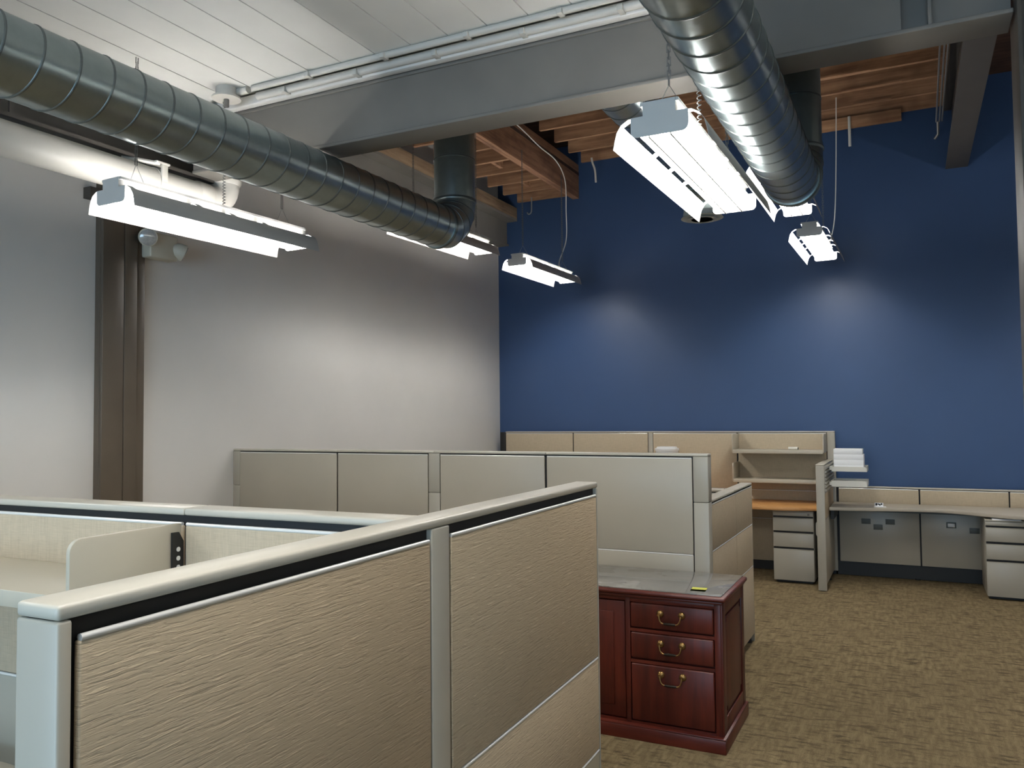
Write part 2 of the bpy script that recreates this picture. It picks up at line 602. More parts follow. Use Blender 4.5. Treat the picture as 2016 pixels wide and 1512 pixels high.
def spiral_duct(label, x, z, r, y0, yc, ztop, rc=0.21):
    t = thing('spiral_duct', label, 'duct')
    bm = bmesh.new()
    tube(bm, [(x, y0 + (yc - rc - y0) * k / 8, z) for k in range(9)], r, 48, True)
    o = meshobj('duct_body', bm, 'galv', t)
    autosmooth(o, 40)
    bm = bmesh.new()
    helix(bm, x, z, y0, yc - rc - 0.02, 0.134, r)
    o2 = meshobj('spiral_seam', bm, 'seam', t)
    autosmooth(o2, 60)
    # gored elbow turning up
    segs = 4
    pts = [(x, yc - rc - 0.02, z)]
    for k in range(segs + 1):
        a = math.pi / 2 * k / segs
        pts.append((x, yc - rc + rc * math.sin(a), z + rc - rc * math.cos(a)))
    pts.append((x, yc, z + rc + 0.03))
    bm = bmesh.new()
    tube(bm, pts, r + 0.004, 48, True)
    bmesh.ops.recalc_face_normals(bm, faces=bm.faces)
    e = meshobj('elbow', bm, 'galv', t)
    autosmooth(e, 16)
    for p, d in (((x, yc - rc, z), (0, 1, 0)), ((x, yc, z + rc), (0, 0, 1))):
        pv, dv = Vector(p), Vector(d)
        tb('collar', [pv - dv * 0.012, pv - dv * 0.006, pv + dv * 0.006, pv + dv * 0.012], [r + 0.005, r + 0.010, r + 0.010, r + 0.005], 'seam', t, 48)
    for k in range(1, segs):
        a = math.pi / 2 * k / segs
        pv = Vector((x, yc - rc + rc * math.sin(a), z + rc - rc * math.cos(a)))
        dv = Vector((0, math.cos(a), math.sin(a)))
        tb('gore_seam', [pv - dv * 0.004, pv + dv * 0.004], [r + 0.007, r + 0.007], 'seam', t, 48)
    bm = bmesh.new()
    tube(bm, [(x, yc, z + rc + 0.02), (x, yc, ztop)], r, 48, True)
    rs = meshobj('riser', bm, 'galv', t)
    autosmooth(rs, 40)
    for k in range(3):
        zz = z + rc + 0.28 + 0.42 * k
        tb('riser_seam', [(x, yc, zz - 0.004), (x, yc, zz + 0.004)], r + 0.003, 'seam', t, 48)
    return t


ZD, RD = 2.885, 0.1375
spiral_duct('long galvanised spiral duct crossing the upper left', -2.736, ZD, RD, -1.5, 4.69, ZR - 0.01)
spiral_duct('galvanised spiral duct running overhead beside the nearest large lit fixture', -0.543, ZD + 0.004, RD, -1.5, 4.69, ZR - 0.01)
# short branch duct with round diffuser
bd = thing('branch_duct', 'short galvanised branch duct ending in a round white diffuser', 'duct')
dx, dz = -1.455, 3.50
tb('duct_body', [(dx, 3.60, dz), (dx, 6.10, dz)], 0.14, 'galv', bd, 40)
pts = [(dx, 6.08, dz)] + [(dx, 6.14 + 0.24 * math.sin(math.pi / 2 * k / 5), dz - 0.24 + 0.24 * math.cos(math.pi / 2 * k / 5)) for k in range(6)]
pts[-1] = (dx, 6.38, 3.24)
el = tb('elbow', pts, 0.143, 'galv', bd, 40)
for k in range(16):
    yy = 3.7 + 0.15 * k
    tb('seam', [(dx, yy - 0.004, dz), (dx, yy + 0.004, dz)], 0.143, 'seam', bd, 40)
df = tb('diffuser', [(dx, 6.38, 3.245), (dx, 6.38, 3.215), (dx, 6.38, 3.20)], [0.145, 0.15, 0.165], 'diff', bd, 40)
for rr in (0.125, 0.085, 0.045):
    tb('diffuser_ring', [(dx, 6.38, 3.198), (dx, 6.38, 3.188)], [rr - 0.02, rr], 'diff', df, 36)


# ------------------------------------------------------------------ pipe
pp = thing('drain_pipe', 'thick white drain pipe hung below the dark girder', 'pipe')
px, pz, pr = -3.72, 2.947, 0.084
tb('pipe', [(px, YN + 0.05, pz), (px, 3.42, pz)], pr, 'whitepipe', pp, 32)
tb('coupling', [(px, 3.36, pz), (px, 3.375, pz), (px, 3.45, pz), (px, 3.465, pz)], [pr + 0.001, pr + 0.007, pr + 0.007, pr + 0.001], 'whitepipe', pp, 32)
rc = 0.12
pts = [(px, 3.44, pz)] + [(px, 3.48 + rc * math.sin(math.pi / 2 * k / 8), pz + rc - rc * math.cos(math.pi / 2 * k / 8)) for k in range(9)]
tb('elbow', pts, pr + 0.004, 'whitepipe', pp, 32)
tb('elbow_hub', [(px, 3.60, pz + rc - 0.005), (px, 3.60, pz + rc + 0.01), (px, 3.60, pz + rc + 0.05)], [pr + 0.006, pr + 0.016, pr + 0.016], 'whitepipe', pp, 32)
tb('riser', [(px, 3.60, pz + rc + 0.03), (px, 3.60, ZR - 0.02)], pr - 0.02, 'whitepipe', pp, 24)
st = tb('strap', [(px, 3.07, pz), (px, 3.11, pz)], pr + 0.004, 'whitepipe', pp, 32)
bx('strap_arm', (px + pr - 0.006, px + pr + 0.006, 3.07, 3.11, pz, pz + 0.095), 'whitepipe', pp, bevel=0.002)
bx('beam_clamp', (px + 0.01, px + pr + 0.012, 3.03, 3.12, pz + 0.09, pz + 0.102), 'whitepipe', pp, bevel=0.003)
tb('brace', [(px - 0.02, 2.90, 3.045), (px + pr, 3.06, pz + 0.09)], 0.012, 'whitepipe', pp, 6)

# ------------------------------------------------------------------ light fixtures
FL, FW = 1.22, 0.17


def wing_mesh(s, slots=True):
    prof = [(0.060, 0.1005), (0.112, 0.1015), (0.140, 0.085), (0.156, 0.060), (0.164, 0.030), (0.170, 0.0)]
    ysegs = [0, 0.03, 0.37, 0.41, 0.59, 0.63, 0.81, 0.85, 1.19, FL]
    open_ = {1, 3, 5, 7}
    bm = bmesh.new()
    V = [[bm.verts.new((s * px_, y, pz_)) for px_, pz_ in prof] for y in ysegs]
    for i in range(len(ysegs) - 1):
        for j in range(len(prof) - 1):
            if slots and ((j == 0 and i in open_) or (j == 1 and i in open_)):
                continue
            bm.faces.new((V[i][j], V[i][j + 1], V[i + 1][j + 1], V[i + 1][j]))
    bmesh.ops.recalc_face_normals(bm, faces=bm.faces)
    res = bmesh.ops.solidify(bm, geom=list(bm.faces), thickness=0.0016)
    return bm


def make_fixture(label):
    t = thing('hanging_light', label, 'light fixture', group='suspended fluorescent fixtures')
    # tray (wide part) and wiring channel above it
    bm = bmesh.new()
    box(bm, -0.060, 0.060, 0.004, FL - 0.004, 0.088, 0.10)
    box(bm, -0.058, 0.058, 0.0, FL, 0.10, 0.146)
    box(bm, -0.068, -0.056, 0.0, FL, 0.138, 0.150)
    box(bm, 0.056, 0.068, 0.0, FL, 0.138, 0.150)
    meshobj('channel', bm, 'fixout', t)
    bx('tray', (-0.062, 0.062, 0.006, FL - 0.006, 0.078, 0.0875), 'white', t)
    # end plates with rounded lower corners and a narrower top
    out = [(-0.058, 0.150), (-0.058, 0.102), (-0.102, 0.102), (-0.102, 0.052)]
    for k in range(1, 7):
        a = math.pi / 2 * k / 6
        out.append((-0.102 + 0.022 * (1 - math.cos(a)), 0.052 - 0.022 * math.sin(a)))
    out += [(-x_, z_) for x_, z_ in out[::-1]]
    prism('end_plate', out, -0.003, 0.0, 'fixout', t, axis='y')
    prism('end_plate', out, FL, FL + 0.003, 'fixout', t, axis='y')
    for s in (-1, 1):
        o = meshobj('reflector_wing', wing_mesh(s), 'fixout', t)
        autosmooth(o, 30)
    for xx in (-0.078, 0.0, 0.078):
        lz = 0.064 if xx else 0.052
        tb('lamp_tube', [(xx, 0.02, lz), (xx, FL - 0.02, lz)], 0.0155, 'tube', t, 8)
    for xx in (-0.038, 0.038):
        bx('louver_fin', (xx - 0.003, xx + 0.003, 0.004, FL - 0.004, 0.026, 0.077), 'fixout', t)
    return t


def chain_mesh(bm, p0, p1):
    p0, p1 = Vector(p0), Vector(p1)
    L = (p1 - p0).length
    n = max(2, int(L / 0.024))
    for k in range(n):
        c = p0.lerp(p1, (k + 0.5) / n)
        h = L / n * 0.68
        if k % 2:
            for s in (-1, 1):
                box(bm, c.x + s * 0.006 - 0.0015, c.x + s * 0.006 + 0.0015, c.y - 0.0015, c.y + 0.0015, c.z - h, c.z + h)
        else:
            for s in (-1, 1):
                box(bm, c.x - 0.0015, c.x + 0.0015, c.y + s * 0.006 - 0.0015, c.y + s * 0.006 + 0.0015, c.z - h, c.z + h)


def hang(t, zt, ys_=(0.13, FL - 0.13)):
    """wire V hangers and chains; local coordinates, zt = ceiling height above the wing edge"""
    for y in ys_:
        apex = (0, y, 0.25)
        tb('hanger_wire', [(-0.06, y, 0.145), apex, (0.06, y, 0.145)], 0.0017, 'wire', t, 6)
        bm = bmesh.new()
        chain_mesh(bm, apex, (0, y, zt))
        meshobj('chain', bm, 'chainm', t)


def dup(root, label):
    r = root.copy()
    COL.objects.link(r)
    r['label'] = label
    for ch in list(root.children):
        c = ch.copy()
        COL.objects.link(c)
        c.parent = r
    return r


f1 = make_fixture('lit hanging light in front of the white pipe at upper left')
specs = [
    (f1, (-3.33, 2.53, 2.625), R(-2.6), ZC, None),
    (None, (-0.757, 2.70, 2.58), R(-0.8), ZC, 'largest lit hanging light beside the overhead duct'),
    (None, (-3.53, 5.26, 3.10), R(-2.5), 4.32, 'lit hanging light mostly hidden behind the end of the left duct'),
    (None, (-3.45, 7.12, 3.10), R(-1.5), 4.32, 'lit hanging light just right of the grey and blue wall corner'),
    (None, (-0.735, 5.14, 3.10), 0.0, JB, 'lit hanging light partly hidden behind the end of the right duct'),
    (None, (-0.735, 7.14, 3.10), R(-0.8), JB, 'small farthest lit hanging light below the right duct end'),
    (None, (2.0, 7.14, 3.10), 0.0, JB, 'lit hanging light beyond the right edge near the blue wall'),
    (None, (2.0, 5.14, 3.10), 0.0, JB, 'lit hanging light beyond the right edge behind the main beam'),
    (None, (-0.757, 0.05, 2.58), 0.0, ZC, 'added unseen hanging light above the camera'),  # added out of view to brighten the near partition cap
    (None, (1.7, 1.5, 2.60), 0.0, ZC, 'added unseen hanging light beyond the right edge near the camera'),  # added out of view to brighten the near partition's aisle face
    (None, (-3.33, -0.2, 2.62), 0.0, ZC, 'added unseen hanging light beyond the left edge over the near cubicle'),  # extra unseen fixture, added to light the near cubicle tops
]
roots = []
for ob, loc, rz, zt, lab in specs:
    if ob is None:
        ob = dup(f1, lab)
    ob.location = loc
    ob.rotation_euler = (0, 0, rz)
    roots.append((ob, zt - loc[2]))
for ob, h in roots:
    hang(ob, h)
# spring cord of the first fixture
bm = bmesh.new()
N = 260
tube(bm, [(0.05 + 0.007 * math.cos(k * 0.9), 0.62 + 0.007 * math.sin(k * 0.9), 0.15 + (0.60) * k / N) for k in range(N)], 0.0022, 5)
meshobj('coiled_cord', bm, 'chainm', f1)
bm = bmesh.new()
tube(bm, [(0.085 + 0.007 * math.cos(k * 0.9), 0.22 + 0.007 * math.sin(k * 0.9), 0.12 + (0.66) * k / N) for k in range(N)], 0.0022, 5)
meshobj('coiled_cord', bm, 'chainm', roots[1][0])

# cables and stubs among the joists
tag(tb('cable', smoothpts([(-3.545, 6.80, 4.64), (-3.545, 7.4, 4.62), (-3.54, 7.9, 4.56), (-3.50, 8.25, 4.50), (-3.44, 8.36, 4.30), (-3.43, 8.36, 3.95),
                           (-3.43, 8.35, 3.62), (-3.46, 8.22, 3.36), (-3.45, 8.20, 3.25)], 8), 0.006, 'cable', None, 8),
    'white cable looping from the timber beam to a hanging light', 'cable')
tag(tb('cable', smoothpts([(-0.58, 8.30, 4.69), (-0.60, 8.32, 4.0), (-0.62, 8.25, 3.5), (-0.66, 8.15, 3.25)], 6), 0.005, 'cable', None, 8),
    'thin white cable dropping to the farthest hanging light', 'cable')
tag(tb('pipe_stub', smoothpts([(-3.33, 8.93, 4.70), (-3.32, 8.93, 4.64), (-3.29, 8.93, 4.55), (-3.28, 8.93, 4.40)], 5), 0.012, 'cable', None, 10),
    'short bent white conduit stub by the middle joists', 'conduit stub')
tag(tb('pipe_stub', [(-0.505, 8.93, 4.70), (-0.505, 8.93, 4.39)], 0.014, 'cable', None, 10),
    'short straight white conduit stub below the right joists', 'conduit stub')
hk = tb('ceiling_hook', smoothpts([(-4.12, 8.93, 4.33), (-4.12, 8.93, 4.19), (-4.13, 8.93, 4.14), (-4.16, 8.93, 4.125), (-4.18, 8.93, 4.15)], 5), 0.008, 'wire', None, 8)
tag(hk, 'small bent metal hook under the left joists', 'hook')
br = thing('conduit_run', 'thin pale conduits strapped along the upper right beam', 'conduit')
for k, off in enumerate((0.0, 0.022, 0.05)):
    tb('pipe', [(0.335 - off, 5.2, 4.66), (0.335 - off * 1.2, 7.0, 4.60), (0.335 - off, 8.9, 4.50)], 0.008, 'wire', br, 8)
bx('strap', (0.27, 0.345, 5.9, 5.93, 4.62, 4.66), 'wire', br)
tb('end_hook', [(0.30, 8.9, 4.50), (0.30, 8.98, 4.40), (0.27, 9.0, 4.36)], 0.012, 'wire', br, 8)

# ------------------------------------------------------------------ emergency light
em = thing('emergency_light', 'cream emergency light with two round lamps beside the column', 'emergency light', (XL, 3.70, 2.73))
bx('housing', (0.08, 0.17, 0.02, 0.24, 0.0, 0.17), 'cream', em, bevel=0.01)
bx('mounting_plate', (0.002, 0.08, 0.04, 0.22, 0.02, 0.15), 'cream', em)
for yy, dirv in ((-0.005, Vector((0.8, -0.45, -0.25))), (0.255, Vector((0.45, 0.75, -0.35)))):
    d = dirv.normalized()
    c = Vector((0.165, yy, 0.125 if yy < 0.1 else 0.075))
    hd = tb('lamp_head', [c - d * 0.05, c - d * 0.02, c + d * 0.02, c + d * 0.035], [0.03, 0.052, 0.060, 0.060], 'cream', em, 24)
    tb('lens', [c + d * 0.036, c + d * 0.042], [0.054, 0.048], 'lens', hd, 24)
    tb('neck', [Vector((0.12, 0.04 if yy < 0.1 else 0.23, 0.10)), c - d * 0.04], 0.018, 'cream', em, 10)


# ------------------------------------------------------------------ cubicle partitions
def partition(label, loc, rot, L, H, T, elems, capgap=0.016, caph=0.024, caps=None, base=0.10, feet=(), postcut=None, kick=False):
    t = thing('cubicle_partition', label, 'partition', loc, rot, 'beige office cubicle partitions')
    ht = T / 2
    bx('inner_frame', (0.004, L - 0.004, -ht + 0.013, ht - 0.013, base + 0.002, H - caph - 0.0005), 'black', t)
    for a, b in (caps or [(0, L)]):
        bx('top_cap', (a, b, -ht, ht, H - caph, H), 'cap', t, bevel=0.005)
    for e in elems:
        if e[0] == 'post':
            _, a, b = e[:3]
            if postcut:
                bx('post', (a, b, -ht, ht, base - 0.06, postcut - 0.001), 'paint', t, bevel=0.004)
                bx('post', (a, b, -ht, ht, postcut + 0.001, H - caph - 0.0005), 'paint', t, bevel=0.004)
            else:
                bx('post', (a, b, -ht, ht, base - 0.06, H - caph - 0.0005), 'paint', t, bevel=0.004)
        else:
            _, a, b, rows, mA, mB = e
            top = H - caph - capgap
            zz = [base] + list(rows) + [top]
            for side, mats in ((-1, mA), (1, mB)):
                for i in range(len(zz) - 1):
                    mt = mats[i] if isinstance(mats, (list, tuple)) else mats
                    y0, y1 = sorted((side * (ht - 0.012), side * ht))
                    z0 = zz[i] + (0.0025 if i else 0)
                    z1 = zz[i + 1] - 0.0075
                    pn = bx('fabric_tile' if mt in ('stroke', 'weave', 'weavetan') else 'panel_tile', (a, b, y0, y1, z0, z1), mt, t, bevel=0.0025)
                    yc = side * (ht - 0.004)
                    tb('trim_bar', [(a + 0.002, yc, z1 + 0.0035), (b - 0.002, yc, z1 + 0.0035)], 0.005, 'rod', pn, 8)
    if kick:
        bx('base_rail', (0.004, L - 0.004, -0.012, 0.012, 0.004, base + 0.001), 'blackpl', t)
    for fx in feet:
        bx('foot', (fx - 0.02, fx + 0.02, -0.02, 0.02, 0.012, base), 'blackpl', t)
        tb('glide', [(fx, 0, 0.0), (fx, 0, 0.012)], 0.028, 'blackpl', t, 14)
    return t


HT = 1.42
ROWS = [0.545, 0.845]
nearM = ['kick', 'stroke', 'stroke']
AN = R(1.05)
near = partition('near beige partition with slubby fabric running away from the camera', (-0.958, 0.632, 0), R(90) + AN, 1.94, HT, 0.078,
                 [('post', 0, 0.02), ('tile', 0.030, 0.856, ROWS, nearM, ['weave'] * 3), ('post', 0.862, 0.940),
                  ('tile', 0.947, 1.924, ROWS, nearM, ['weave'] * 3), ('post', 1.928, 1.94)], capgap=0.022, caph=0.019, feet=(0.1, 0.9, 1.85))
leftp = partition('beige partition joining the near one in a T and holding the shelf', (-1.006, 1.518, 0), R(180 + 1.25), 3.55, HT, 0.084,
                  [('tile', 0.004, 0.632, [0.60, 0.93], 'weave', ['kick', 'laminate', 'weave']), ('tile', 0.644, 1.86, [0.60, 0.93], 'weave', ['kick', 'laminate', 'weave']), ('tile', 1.872, 3.53, [0.60, 0.93], 'weave', ['kick', 'laminate', 'weave'])],
                  capgap=0.018, caph=0.018, caps=[(0.0, 0.637), (0.639, 1.865), (1.867, 3.55)], feet=(0.5, 2.0, 3.4))
tall = partition('long smooth beige partition standing behind the mahogany cabinet', (-4.668, 4.66, 0), 0, 3.62, HT, 0.08,
                 [('post', 0, 0.066), ('tile', 0.070, 0.988, ROWS, 'laminate', 'weave'), ('tile', 1.000, 1.750, ROWS, 'laminate', 'weave'),
                  ('post', 1.756, 1.843), ('tile', 1.849, 2.604, ROWS, 'laminate', 'weave'), ('tile', 2.620, 3.527, ROWS, 'laminate', 'weave'),
                  ('post', 3.533, 3.62)], capgap=0.008, caph=0.016, caps=[(0, 0.994), (0.996, 1.80), (1.802, 2.611), (2.613, 3.62)], postcut=1.143, feet=(0.1, 1.8, 3.5))
low = partition('lower partition running back from the long one beside the aisle', (-1.109, 4.702, 0), R(90), 1.40, 1.143, 0.08,
                [('tile', 0.006, 0.80, ROWS, 'weave', 'weave'), ('tile', 0.808, 1.388, ROWS, 'weave', 'weave'), ('post', 1.391, 1.40)],
                capgap=0.008, caph=0.016, caps=[(0, 0.76), (0.762, 1.40)], base=0.06, feet=(0.2, 1.35))
ret = partition('short low return partition behind the long beige one', (-1.15, 5.50, 0), R(180), 1.5, 1.143, 0.08,
                [('tile', 0.006, 1.494, ROWS, 'weave', 'weave')], capgap=0.008, caph=0.016, base=0.06, feet=(0.3, 1.2))
fart = partition('tall tan partition along the blue wall carrying the shelves', (-4.51, 8.965, 0), 0, 3.786, 1.462, 0.07,
                 [('tile', 0.006, 0.892, ROWS, 'weavetan', 'laminate'), ('tile', 0.904, 1.808, ROWS, 'weavetan', 'laminate'), ('post', 1.814, 1.867),
                  ('tile', 1.872, 2.796, ROWS, 'weavetan', 'laminate'), ('tile', 2.812, 3.704, ROWS, 'weavetan', 'laminate'), ('post', 3.712, 3.786)],
                 capgap=0.006, caph=0.014, feet=(0.1, 1.9, 3.7), kick=True)
bx('end_bracket', (-0.075, -0.004, -0.03, 0.02, 1.05, 1.455), 'blackpl', fart, bevel=0.004)
scr = partition('narrow end-on partition with slat rails and paper trays', (-0.788, 8.032, 0), R(90), 0.895, 1.172, 0.075,
                [('post', 0, 0.022), ('tile', 0.028, 0.888, [0.66, 0.905], ['laminate', 'weave', 'paint'], ['laminate', 'weave', 'paint'])],
                capgap=0.004, caph=0.012, base=0.067, feet=(0.05, 0.6))
for k in range(7):
    z0 = 0.918 + 0.034 * k
    prism('slat', [(-0.0375, z0), (-0.0375, z0 + 0.026), (-0.053, z0 + 0.022), (-0.053, z0 + 0.004)], 0.03, 0.886, 'paint', scr, axis='x')
prism('cable_bracket', [(0.0375, 0.50), (0.0375, 0.64), (0.05, 0.62), (0.05, 0.52)], 0.02, 0.10, 'paint', scr, axis='x')
farl = partition('short tan partition along the blue wall behind the grey desk', (-0.748, 8.965, 0), 0, 2.336, 0.905, 0.07,
                 [('tile', 0.048, 0.778, [0.72], ['laminate', 'weavetan'], ['laminate', 'laminate']), ('tile', 0.792, 1.536, [0.72], ['laminate', 'weavetan'], ['laminate', 'laminate']),
                  ('tile', 1.548, 2.326, [0.72], ['laminate', 'weavetan'], ['laminate', 'laminate'])],
                 capgap=0.006, caph=0.014, base=0.142, feet=(0.75, 1.5, 2.2), kick=True)
for ox, oz in ((-0.451, 0.556), (-0.341, 0.503), (-0.231, 0.559), (0.499, 0.508)):
    bx('outlet_cover', (ox + 0.748 - 0.042, ox + 0.748 + 0.042, -0.041, -0.0352, oz - 0.026, oz + 0.026), 'outlet', farl, bevel=0.001)
oc = bx('outlet_cover', (0.304 + 0.748 - 0.042, 0.304 + 0.748 + 0.042, -0.043, -0.0352, 0.553 - 0.028, 0.553 + 0.028), 'outlet', farl, bevel=0.001)
bx('outlet_face', (0.304 + 0.748 - 0.03, 0.304 + 0.748 + 0.03, -0.046, -0.0432, 0.553 - 0.017, 0.553 + 0.017), 'white', oc, bevel=0.001)


# ------------------------------------------------------------------ shelves
def shelf(label, loc, rot, W, D, eh_up, eh_dn, group=None):
    """local x along the panel, local -y outward; origin at the shelf's left rear"""
    t = thing('panel_shelf', label, 'shelf', loc, rot, group)
    bx('shelf_board', (0.006, W - 0.006, -D, 0, -0.03, 0), 'shelfm', t, bevel=0.003)
    for a in (0.0, W - 0.012):
        r = 0.03
        y0, y1, z0, z1 = -D - 0.005, 0.0, -eh_dn, eh_up
        out = [(y1, z0), (y1, z1)]
        for k in range(6):
            an = math.pi / 2 * k / 5
            out.append((y0 + r - r * math.sin(an), z1 - r + r * math.cos(an)))
        out += [(y0, z0)]
        prism('end_panel', out, a, a + 0.012, 'shelfm', t, axis='x', bevel=0.002)
    bx('front_lip', (0.012, W - 0.012, -D - 0.003, -D + 0.002, -0.034, 0.004), 'shelfm', t, bevel=0.0015)
    return t


shelf('upper grey metal shelf on the tan panel over the wood desk', (-1.70, 8.928, 1.275), 0, 0.90, 0.33, 0.165, 0.02, 'shelves over the wood desk')
shelf('lower grey metal shelf just above the wood desk', (-1.70, 8.928, 0.975), 0, 0.90, 0.33, 0.165, 0.02, 'shelves over the wood desk')
it = thing('tape_roll', 'small pale roll lying on the upper far shelf', 'tape roll', (-1.10, 8.70, 1.275))
tb('roll', [(-0.05, 0, 0.016), (0.04, 0, 0.016)], 0.016, 'traym', it, 14)
tb('core', [(0.04, 0, 0.016), (0.047, 0, 0.016)], 0.011, 'blackpl', it, 12)

ns = shelf('putty metal shelf with rounded end panel inside the near cubicle', (-3.05, 1.431, 1.255), R(1.25), 1.40, 0.30, 0.128, 0.16)
bm = bmesh.new()
out = [(-0.010, -0.14), (0.010, -0.14), (0.010, 0.085), (-0.004, 0.105), (-0.010, 0.105)]
bk = prism('hook_bracket', [(-0.034, -0.16), (0.0, -0.16), (0.0, 0.085), (-0.014, 0.108), (-0.034, 0.108)], 1.402, 1.408, 'blackpl', ns, axis='x')
for k in range(4):
    tb('bracket_hole', [(1.4085, -0.017, 0.066 - 0.022 * k), (1.4095, -0.017, 0.066 - 0.022 * k)], 0.006, 'rod', bk, 10)

# ------------------------------------------------------------------ desks
ws = thing('near_worksurface', 'tan worksurface below the shelf in the near cubicle', 'desk', (0, 0, 0))
bx('worktop', (-4.5, -1.05, 0.80, 1.36, 0.712, 0.74), 'greytop', ws, bevel=0.004)
for xx in (-4.4, -2.8, -1.15):
    bx('support_leg', (xx, xx + 0.03, 0.9, 1.34, 0.0, 0.712), 'paint', ws)

od = thing('wood_desk', 'honey wood desk with curved front under the two far shelves', 'desk')
edge = smoothpts([(-3.0, 8.32, 0), (-2.2, 8.28, 0), (-1.5, 8.20, 0), (-1.1, 8.20, 0), (-0.835, 8.27, 0)], 6)
prism('worktop', [(p.x, p.y) for p in edge] + [(-0.835, 8.924), (-3.0, 8.924)], 0.712, 0.742, 'oak', od, bevel=0.003)
for xx in (-2.95, -1.9):
    bx('support_panel', (xx, xx + 0.03, 8.45, 8.9, 0.0, 0.712), 'paint', od)
gd = thing('grey_desk', 'grey beige desk with wavy front edge along the blue wall', 'desk')
edge = smoothpts([(-0.745, 8.36, 0), (-0.4, 8.43, 0), (-0.1, 8.50, 0), (0.15, 8.53, 0), (0.36, 8.46, 0), (0.56, 8.33, 0), (0.85, 8.20, 0), (1.55, 8.15, 0)], 6)
prism('worktop', [(p.x, p.y) for p in edge] + [(1.55, 8.925), (-0.745, 8.925)], 0.712, 0.742, 'greytop', gd, bevel=0.003)
bx('support_bracket', (-0.74, -0.71, 8.45, 8.92, 0.62, 0.711), 'blackpl', gd)
bx('support_panel', (1.45, 1.48, 8.45, 8.9, 0.0, 0.711), 'paint', gd)
bx('underside_channel', (-0.70, 0.55, 8.86, 8.90, 0.66, 0.711), 'outlet', gd)


def pedestal(label, loc, W, D, H):
    t = thing('drawer_pedestal', label, 'filing cabinet', loc, 0, 'three-drawer pedestals')
    bx('body', (0, W, 0.02, D, 0.03, H - 0.012), 'paint', t, bevel=0.003)
    bx('top', (-0.002, W + 0.002, 0.0, D, H - 0.012, H), 'paint', t, bevel=0.003)
    bx('plinth', (0.02, W - 0.02, 0.035, D - 0.03, 0.006, 0.03), 'blackpl', t)
    bx('top_rail', (0.002, W - 0.002, 0.002, 0.02, H - 0.05, H - 0.014), 'paint', t, bevel=0.002)
    bx('lock', (W - 0.055, W - 0.035, -0.001, 0.004, H - 0.04, H - 0.024), 'steel', t)
    bx('reveal', (0.004, W - 0.004, 0.016, 0.0195, 0.035, H - 0.05), 'black', t)
    for z0, z1 in ((0.358, 0.497) if False else (0.505, H - 0.056), (0.350, 0.495), (0.028, 0.340)):
        d = bx('drawer', (0.002, W - 0.002, 0.0, 0.016, z0, z1 - 0.016), 'paint', t, bevel=0.003)
        prism('pull_lip', [(0.0, z1 - 0.016), (0.014, z1 - 0.010), (0.016, z1 - 0.016), (0.002, z1 - 0.022)], 0.004, W - 0.004, 'paint', d, axis='x')
    for cx in (0.04, W - 0.04):
        for cy in (0.06, D - 0.06):
            tb('caster', [(cx - 0.01, cy, 0.014), (cx + 0.01, cy, 0.014)], 0.014, 'blackpl', t, 12)
    return t


pedestal('beige three-drawer pedestal under the honey wood desk', (-1.262, 8.30, 0), 0.378, 0.56, 0.70)
pedestal('beige three-drawer pedestal under the right end of the grey desk', (0.545, 8.27, 0), 0.40, 0.56, 0.695)
pl = thing('paper_pad', 'thin white pad on top of the right-hand pedestal', 'paper')
pl.location = (0.60, 8.275, 0.695)
bxs('sheet', [(0, 0.22, 0.0, 0.18, 0, 0.004), (0.004, 0.216, 0.004, 0.176, 0.004, 0.008)], 'paper', pl)

# small card on the grey desk
cdn = thing('desk_card', 'small folded white card with dark print on the grey desk', 'card', (-0.355, 8.55, 0.742), R(8))
bx('base_flap', (0, 0.105, -0.02, 0.06, 0, 0.0015), 'paper', cdn)
cf = prism('standing_flap', [(0.058, 0.001), (0.060, 0.001), (0.050, 0.036), (0.048, 0.036)], 0.01, 0.085, 'paper', cdn, axis='x')
bm = bmesh.new()
for (a, b, z0, z1) in ((0.016, 0.032, 0.008, 0.032), (0.034, 0.048, 0.016, 0.028), (0.048, 0.062, 0.008, 0.024), (0.064, 0.076, 0.014, 0.032)):
    y0, y1 = 0.0585 - 0.01 * (z0 - 0.001) / 0.035 - 0.0014, 0.0585 - 0.01 * (z1 - 0.001) / 0.035 - 0.0014
    vs = [bm.verts.new(p) for p in ((a, y0, z0), (b, y0, z0), (b, y1, z1), (a, y1, z1))]
    bm.faces.new(vs)
meshobj('print', bm, 'ink', cf)


# ------------------------------------------------------------------ paper trays
def tray(label, z, y0, y1, x0, x1, hgt):
    t = thing('paper_tray', label, 'tray', (x0, y0, z), 0, 'ivory paper trays')
    W, D = x1 - x0, y1 - y0
    bx('base', (0, W, 0, D, 0, 0.006), 'traym', t)
    prism('front_lip', [(0, 0), (W, 0), (W - 0.012, hgt), (0.006, hgt)], -0.004, 0.003, 'traym', t, axis='y')
    bx('back_lip', (0, W, D - 0.004, D, 0, hgt + 0.004), 'traym', t)
    bx('side', (0, 0.005, 0.002, D, 0, hgt + 0.003), 'traym', t)
    bx('side', (W - 0.005, W, 0.002, D, 0, hgt + 0.003), 'traym', t)
    bx('hanger_tab', (-0.024, 0.0, 0.05, D - 0.05, 0.01, 0.04), 'traym', t)
    return t


tray('upper ivory paper tray loaded with white paper on the slat rail', 1.092, 8.30, 8.56, -0.708, -0.398, 0.046)
tray('lower empty ivory paper tray on the slat rail', 0.948, 8.30, 8.58, -0.712, -0.398, 0.056)
ps = thing('paper_stack', 'bright white stack of paper in the upper tray', 'paper', (-0.69, 8.33, 1.099))
for k in range(4):
    bx('ream', (0.0, 0.262 - (0.010 if k == 3 else 0), 0.0, 0.20, 0.051 * k, 0.051 * (k + 1) - 0.0003), 'paper', ps, bevel=0.0006)

